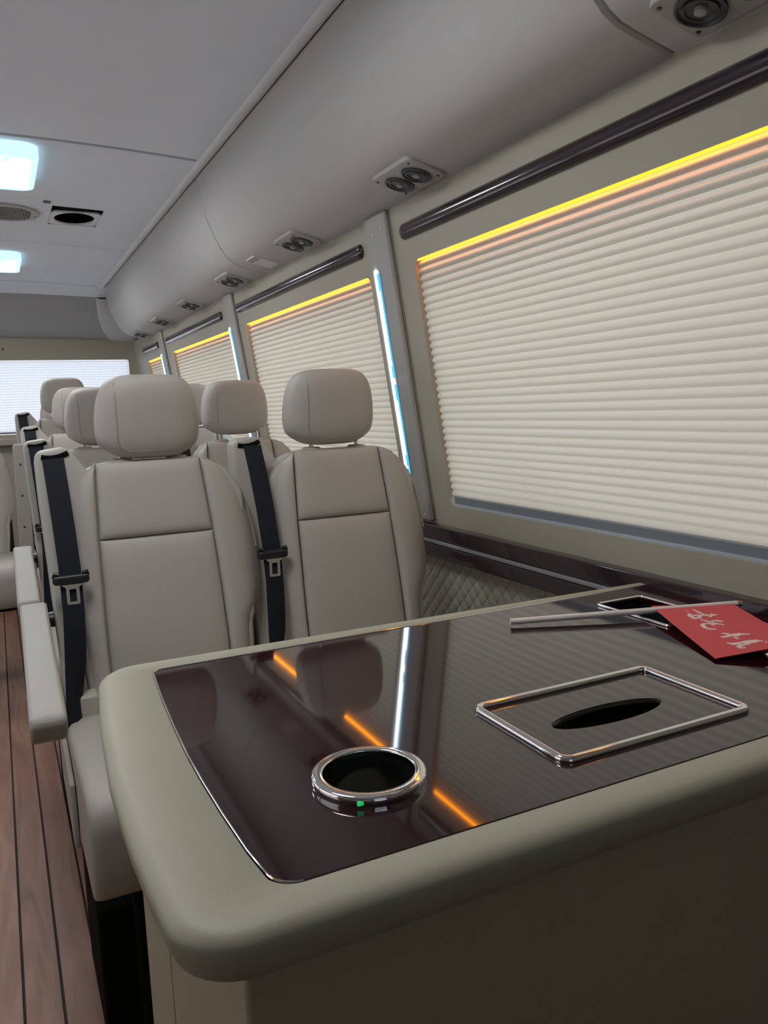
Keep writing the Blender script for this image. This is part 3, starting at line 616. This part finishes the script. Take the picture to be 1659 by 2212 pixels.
SEATS = [  # x, y, raise, label, skip, tower shift
    (0.280, 1.62, 0.0, 'beige leather seat beside the aisle directly behind the table, nearest headrest', (), 0, -0.004),
    (0.686, 1.62, 0.0, 'beige leather seat beside the wall directly behind the table, by the tall light strip', ARM, -0.012, 0.006),
    (0.284, 2.39, 0.0, 'beige aisle seat in the second row, half hidden behind the nearest headrest', (), 0, 0.004),
    (0.686, 2.39, 0.0, 'beige window seat in the second row, headrest tinted by the amber light', ARM, -0.001, 0.016),
    (0.300, 3.16, 0.032, 'beige aisle seat in the third row, only a sliver of headrest showing, armrest folded upright', ('armrest', 'armrest_pivot'), 0, 0),
    (0.706, 3.16, 0.030, 'beige window seat in the third row, headrest corner showing between two nearer headrests', ARM, -0.001, 0.006),
    (0.304, 3.96, 0.090, 'beige aisle seat with the highest headrest, in front of the rear blind', ('armrest', 'armrest_pivot'), 0, 0.014),
    (0.710, 3.96, 0.090, 'beige window seat in the fourth row, hidden behind the nearer headrests', ARM, -0.001, 0),
    (0.345, 4.97, 0.020, 'rearmost beige seat, rounded headrest edge showing beside the highest headrest', ('armrest', 'armrest_pivot', 'belt_tower', 'seat_belt', 'side_shield', 'hinge_cover', 'pedestal', 'floor_rail'), 0, 0),
]
first = True
for x, y, dz, lab, skip, sh, hs in SEATS:
    o = seat if first else copy_tree(seat, None, skip)
    first = False
    o.location = (x, y, dz); tag(o, lab, 'seat', 'beige leather bus seats')
    for ch in o.children:
        if ch.name.split('.')[0] == 'headrest': ch.location.z += hs; ch.location.x += (-0.010 if x > 0.5 else -0.002)
    if sh:
        for ch in o.children:
            if ch.name.split('.')[0] in ('belt_tower', 'seat_belt'): ch.location.x += sh; ch.location.y += (0.046 if ch.name.startswith('belt_tower') else 0.010)
    if dz > 0.02 and y < 4.6:
        MB().box(-0.15, 0.15, -0.40, -0.06, -dz, 0.001).build('plinth', MT['black'], o)
    if y > 4.6:
        MB().box(-0.18, 0.18, -0.24, -0.06, 0.19-dz, Z(-0.71)).build('pedestal', MT['black'], o)
# folding seat in the aisle with raised armrest
js = copy_tree(seat, None, ('armrest', 'armrest_pivot', 'belt_tower', 'seat_belt', 'side_shield', 'hinge_cover', 'headrest', 'headrest_post', 'post_collar', 'pedestal', 'floor_rail'))
js.location = (-0.150, 3.72, 0.0); tag(js, 'beige folding seat in the aisle at the left edge, without headrest', 'seat')
for s_ in (-0.12, -0.02):
    MB().tube([(s_-0.04, -0.40, 0.0), (s_-0.04, -0.25, Z(-0.70))], 0.012, n=8).build('folding_leg', MT['blackp'], js)
r3 = next(o for o in bpy.data.objects if o.get('label', '').startswith('beige aisle seat in the third'))
ra = MB(); ra.prism(rrect(-0.250, -0.203, -0.520, -0.118, 0.012), -0.085, -0.036, lambda u, v, w: (u+0.030*(v+0.118), w+0.10*(v+0.118), Z(v)))
rao = ra.build('raised_armrest', MT['armdark'], r3, bevel=0.006); rao['label'] = 'armrest folded upright, underside with three screws'
for k, v in enumerate((-0.190, -0.300, -0.410)):
    MB().lathe([(0, 0.002), (0.0035, 0.002), (0.0035, 0)], n=10, fn=lambda a, b, c: (-0.229+0.030*(v+0.118)+a, -0.085+0.10*(v+0.118)-c, Z(v)+b)).build('screw', MT['blackp'], rao)
MB().box(-0.212, -0.200, -0.10, -0.06, Z(-0.50), Z(-0.28)).build('armrest_hinge', MT['blackp'], r3, bevel=0.003)
MB().tube([(-0.206, -0.112, Z(-0.480)), (-0.206, -0.112, Z(-0.45))], 0.005, n=10).build('hinge_spring', MT['steel'], r3)

# ================================================================== TABLE CONSOLE
T = tag(empty('console_table', (0.52, 0.72, 0)), 'cream padded console table with glossy dark burgundy top beside the wall', 'table')
TZ = -0.31
def loop_table(ins, z, rad):
    """outer outline of the slab, inset by ins"""
    L = []
    xl = lambda y: interp([(0.43, 0.070), (0.52, 0.063), (0.60, 0.060), (0.70, 0.061), (0.84, 0.069), (0.93, 0.080), (1.0, 0.10)], y)
    y0_, y1a, y1b = 0.426, 1.004, 0.984
    r1, r2 = 0.050, 0.050; fi = ins*0.45
    for k in range(9):                                   # near left corner
        a = math.pi*1.5-math.pi/2*k/8; L.append((0.066+r1+(r1-ins)*math.cos(a) if True else 0, y0_+r1+(r1-ins)*math.sin(a)))
    for y in (0.52, 0.58, 0.64, 0.70, 0.78, 0.86): L.append((xl(y)+ins, y))
    for k in range(9):
        a = math.pi-math.pi/2*k/8; L.append((0.081+r2+(r2-ins)*math.cos(a), y1a-r2+(r2-fi)*math.sin(a)))
    L.append((0.955, y1b-fi)); L.append((0.962, y1b-fi)); L.append((0.962, y0_+ins)); L.append((0.955, y0_+ins))
    return [(x, y, Z(z)) for x, y in L]
# rim ring: inset outline
def loop_inset(ins):
    xl = lambda y: interp([(0.46, 0.139), (0.50, 0.1345), (0.58, 0.1315), (0.68, 0.130), (0.80, 0.1345), (0.90, 0.1405), (0.97, 0.147)], y)
    L = []; r = 0.020; r2 = 0.014; y0_, y1a, y1b = 0.466, 0.966, 0.962
    for k in range(9):
        a = math.pi*1.5-math.pi/2*k/8; L.append((0.137+r+(r-ins)*math.cos(a), y0_+r+(r-ins)*math.sin(a)))
    for y in (0.52, 0.58, 0.64, 0.70, 0.78, 0.86): L.append((xl(y)+ins, y))
    for k in range(9):
        a = math.pi-math.pi/2*k/8; L.append((0.1445+r2+(r2-ins)*math.cos(a), y1a-r2+(r2-ins)*math.sin(a)))
    L.append((0.955, y1b-ins)); L.append((0.962, y1b-ins)); L.append((0.962, y0_+ins)); L.append((0.955, y0_+ins))
    return L
rings = [[(x, y, Z(TZ-0.0035)) for x, y in loop_inset(0.0)], [(x, y, Z(TZ)) for x, y in loop_inset(-0.003)]]
rr = 0.015
mid = loop_table(rr, TZ, 0)
for k in range(7):
    a = math.pi/2*k/6; rings.append(loop_table(rr*(1-math.sin(a)), TZ-rr*(1-math.cos(a))*0.8, 0))
rings.append(loop_table(0.001, TZ-0.022, 0)); rings.append(loop_table(0.005, TZ-0.031, 0)); rings.append(loop_table(0.013, TZ-0.037, 0)); rings.append(loop_table(0.043, TZ-0.050, 0)); rings.append(loop_table(0.06, TZ-0.050, 0))
m = MB(); m.grid([r+[r[0]] for r in rings]); kid(m.build('padded_rim', MT['rim'], smooth=60), T)
# lacquered panel with cut-outs for tissue slot and cups: pieces laid as one plate, holes added as dark wells above a lower plate
def plate(loop, z0_, z1_): return MB().prism(loop, z0_, z1_, lambda u, v, w: (u, v, Z(w)))
HOLES = []
CUP = [(0.2555, 0.574, 0.0485), (0.8235, 0.582, 0.0485)]
TR = (0.414, 0.641, 0.514, 0.656)                        # tissue frame x0,x1,y0,y1
EL = (0.5215, 0.580, 0.069, 0.0205)
BX = (0.792, 0.880, 0.762, 0.908)
import bmesh
def cut_panel():
    bm = bmesh.new()
    def lp(pts, z): return [bm.verts.new((x, y, z)) for x, y in pts]
    L = loop_inset(0.0008)
    holes = [[(c[0]+c[2]*0.80*math.cos(2*math.pi*k/40), c[1]+c[2]*0.80*math.sin(2*math.pi*k/40)) for k in range(40)] for c in CUP]
    holes.append([(EL[0]+EL[2]*math.cos(2*math.pi*k/48), EL[1]+EL[3]*math.copysign(abs(math.sin(2*math.pi*k/48))**1.0, math.sin(2*math.pi*k/48))) for k in range(48)])
    holes.append(rrect(BX[0]+0.003, BX[1]-0.003, BX[2]+0.003, BX[3]-0.003, 0.006))
    edges = []
    for pts in [L]+holes:
        vs = lp(pts, Z(TZ-0.001)); edges += [bm.edges.new((vs[i], vs[(i+1) % len(vs)])) for i in range(len(vs))]
    bmesh.ops.triangle_fill(bm, edges=edges, use_beauty=True)
    # drop faces that filled a hole
    kill = []
    for f in bm.faces:
        c = f.calc_center_median()
        if any((c.x-q[0])**2+(c.y-q[1])**2 < (q[2]*0.8)**2 for q in CUP) or ((c.x-EL[0])/EL[2])**2+((c.y-EL[1])/EL[3])**2 < 0.995 or (BX[0]+0.0031 < c.x < BX[1]-0.0031 and BX[2]+0.0031 < c.y < BX[3]-0.0031): kill.append(f)
    bmesh.ops.delete(bm, geom=kill, context='FACES_ONLY')
    bmesh.ops.recalc_face_normals(bm, faces=bm.faces)
    if sum(f.normal.z for f in bm.faces) < 0: bmesh.ops.reverse_faces(bm, faces=bm.faces)
    r = bmesh.ops.extrude_face_region(bm, geom=list(bm.faces))
    for v in [g for g in r['geom'] if isinstance(g, bmesh.types.BMVert)]: v.co.z -= 0.006
    bmesh.ops.recalc_face_normals(bm, faces=bm.faces)
    me = bpy.data.meshes.new('lacquer_panel'); bm.to_mesh(me); bm.free(); me.materials.append(MT['wood'])
    o = bpy.data.objects.new('lacquer_panel', me); COL.objects.link(o); return o
kid(cut_panel(), T)
L_ = loop_inset(0.0004)
kid(MB().tube([(x, y, Z(TZ-0.0008)) for x, y in L_], 0.0009, n=6).build('edge_bead', MT['chrome']), T)
for c in CUP:
    R_ = c[2]
    ring = kid(MB().lathe([(R_*0.80, -0.012), (R_*0.80, 0.0062), (R_*0.808, 0.0074), (R_*0.825, 0.0078), (R_*0.955, 0.0076), (R_*0.985, 0.0070), (R_, 0.0055), (R_*1.0, 0.0020), (R_*0.985, 0.0), (R_*0.985, -0.001)], c=(c[0], c[1], Z(TZ)), n=56).build('cup_holder_ring', MT['chrome'], smooth=50), T)
    cupo = MB().lathe([(R_*0.798, 0.002), (R_*0.78, -0.06), (R_*0.74, -0.075), (0, -0.076)], c=(c[0], c[1], Z(TZ)), n=40).build('cup_well', MT['glass'], smooth=40); cupo.parent = ring
    MB().box(-0.003, 0.003, -0.001, 0.001, -0.0015, 0.0015).build('green_glint', MT['green'], ring, smooth=0).location = (c[0]-0.026, c[1]-R_*0.845, Z(TZ)+0.0032)  # glowing block added for the green highlight on the ring
# tissue frame and lid
def rtube(x0_, x1_, y0_, y1_, r, rad, z, n=10): return MB().tube([(x, y, z) for x, y in rrect(x0_, x1_, y0_, y1_, r, 6)], rad, closed=True, n=n)
kid(rtube(TR[0], TR[1], TR[2], TR[3], 0.009, 0.0042, Z(TZ+0.0008)).build('tissue_frame', MT['chrome'], smooth=60), T)
el = [(EL[0]+EL[2]*math.cos(2*math.pi*k/48), EL[1]+EL[3]*math.sin(2*math.pi*k/48)) for k in range(48)]
kid(MB().tube([(x, y, Z(TZ-0.0035)) for x, y in el], 0.0022, closed=True, n=6).build('slot_lip', MT['glass']), T)
kid(MB().box(TR[0], TR[1], TR[2], TR[3], Z(TZ-0.075), Z(TZ-0.07)).build('tissue_well', MT['hole'], smooth=0), T)
kid(rtube(BX[0], BX[1], BX[2], BX[3], 0.008, 0.0022, Z(TZ+0.0006)).build('tray_frame', MT['chrome'], smooth=60), T)
kid(MB().box(BX[0]-0.002, BX[1]+0.002, BX[2]-0.002, BX[3]+0.002, Z(TZ-0.030), Z(TZ-0.026)).build('tray_floor', MT['glass'], smooth=0), T)
for a in ((BX[0]-0.002, BX[0]+0.002, BX[2], BX[3]), (BX[1]-0.002, BX[1]+0.002, BX[2], BX[3]), (BX[0], BX[1], BX[2]-0.002, BX[2]+0.002), (BX[0], BX[1], BX[3]-0.002, BX[3]+0.002)):
    kid(MB().box(*a, Z(TZ-0.03), Z(TZ-0.0065)).build('tray_wall', MT['glass'], smooth=0), T)
# body: two side panels with a groove, front and back
gy = 0.775
kid(MB().box(0.112, 0.962, 0.462, gy-0.0015, 0.0, Z(TZ-0.042)).build('console_body', MT['body'], bevel=0.006), T)
kid(MB().box(0.112, 0.962, gy+0.0015, 0.958, 0.0, Z(TZ-0.042)).build('console_body', MT['body'], bevel=0.003), T)
kid(MB().box(0.124, 0.95, gy-0.003, gy+0.003, 0.0, Z(TZ-0.06)).build('groove', MT['hole'], smooth=0), T)

# ================================================================== HAND FLAG
A, B = Vector((0.618, 0.884, Z(TZ+0.006))), Vector((0.926, 0.7665, Z(TZ+0.012)))
FG = tag(empty('hand_flag', (0.78, 0.76, Z(TZ))), 'small red paper flag with pale handwritten characters on a white stick, lying on the table', 'flag')
kid(MB().tube([A, B], 0.0043, n=12).build('stick', MT['white']), FG)
kid(MB().lathe([(0, -0.0045), (0.003, -0.0035), (0.0045, 0), (0.003, 0.0035), (0, 0.0045)], c=tuple(B+(B-A).normalized()*0.004), n=12).build('finial', MT['gold']), FG)
# flag sheet: parallelogram from corner points on the table, slightly wavy
F0 = Vector((0.8165, 0.820)); F1 = Vector((0.918, 0.769)); F2 = Vector((0.732, 0.634)); F3 = Vector((0.841, 0.588))
def flag_pt(s, t, lift=0.0):                              # s along the stick, t away from it
    p = F0*(1-s)*(1-t)+F1*s*(1-t)+F2*(1-s)*t+F3*s*t
    z = 0.0105*(1-t)**2+0.0022+0.004*math.sin(math.pi*t)*(0.5+0.5*s)+0.014*s*max(0, t-0.45)*2.0
    return (p.x, p.y, Z(TZ+z+lift))
m = MB(); NS = 12
top = [[flag_pt(i/NS, j/16, 0.0004) for i in range(NS+1)] for j in range(17)]; bot = [[flag_pt(i/NS, j/16, -0.0002) for i in range(NS+1)] for j in range(17)]
m.grid(top); m.grid(bot)
for a, b in ((top[0], bot[0]), (top[-1], bot[-1]), ([r[0] for r in top], [r[0] for r in bot]), ([r[-1] for r in top], [r[-1] for r in bot])): m.grid([a, b])
cl = kid(m.build('cloth', MT['red'], smooth=60), FG)
# brush strokes given in sheet coordinates (s, t), from the handwriting
import numpy as _np
def px2st(px, py):
    d = rgt*(px-829.5)+dwn*(py-1106)+fwd*FPX; k = (TZ+0.004)/d.z; X, Y = d.x*k, d.y*k
    s, t = 0.5, 0.5
    for _ in range(12):
        p = F0*(1-s)*(1-t)+F1*s*(1-t)+F2*(1-s)*t+F3*s*t
        ds = (F1-F0)*(1-t)+(F3-F2)*t; dt = (F2-F0)*(1-s)+(F3-F1)*s
        ex, ey = X-p.x, Y-p.y; det = ds.x*dt.y-ds.y*dt.x
        s += (ex*dt.y-ey*dt.x)/det; t += (ds.x*ey-ds.y*ex)/det
    return s, t
ZB = lambda pts: [(1390+x/6.167, 1280+y/6.167) for x, y in pts]
STROKES = [([(565, 318), (600, 318)], 1.0), ([(605, 345), (625, 378), (690, 405), (735, 395), (765, 368)], 1.4), ([(660, 300), (740, 335), (815, 362)], 1.0),
    ([(640, 372), (720, 366), (800, 366), (880, 372), (980, 358)], 1.4), ([(830, 355), (880, 385), (915, 352)], 1.6), ([(755, 415), (850, 435), (960, 462), (1075, 478)], 1.2),
    ([(905, 430), (985, 432), (1060, 442)], 1.7), ([(905, 440), (950, 470), (1000, 460)], 1.3), ([(950, 485), (880, 462), (800, 465), (785, 485), (830, 515), (900, 532), (970, 535)], 1.2),
    ([(1042, 585), (1110, 598), (1160, 620)], 1.2), ([(1030, 635), (1110, 630), (1200, 612), (1300, 612), (1420, 622)], 1.3), ([(1170, 622), (1240, 628), (1290, 600)], 1.6), ([(1205, 640), (1265, 672)], 1.3),
    ([(1110, 705), (1160, 718), (1250, 720), (1350, 715), (1590, 720)], 1.2), ([(1170, 728), (1260, 735), (1330, 745), (1430, 740)], 1.0), ([(1320, 708), (1430, 708), (1530, 708)], 1.5), ([(1340, 728), (1440, 722), (1510, 730)], 1.4), ([(1330, 740), (1270, 765), (1300, 778), (1360, 780)], 1.5), ([(1615, 743), (1650, 741)], 1.2)]
m = MB()
for pts, w in STROKES:
    st_ = [px2st(*p) for p in ZB(pts)]; wid = 0.0025*w
    pos = [Vector(flag_pt(s, t, 0.0006)) for s, t in st_]
    rows = []
    for i, p in enumerate(pos):
        d = (pos[min(i+1, len(pos)-1)]-pos[max(i-1, 0)]); d.z = 0; d.normalize(); nrm = Vector((-d.y, d.x, 0))
        k = 0.6 if i in (0, len(pos)-1) else 1.0
        rows.append([p+nrm*wid*k, p-nrm*wid*k, ])
    m.grid([[tuple(r[0]) for r in rows], [tuple(r[1]) for r in rows]])
lt = m.build('lettering', MT['letter'], smooth=0, recalc=False); lt.parent = cl
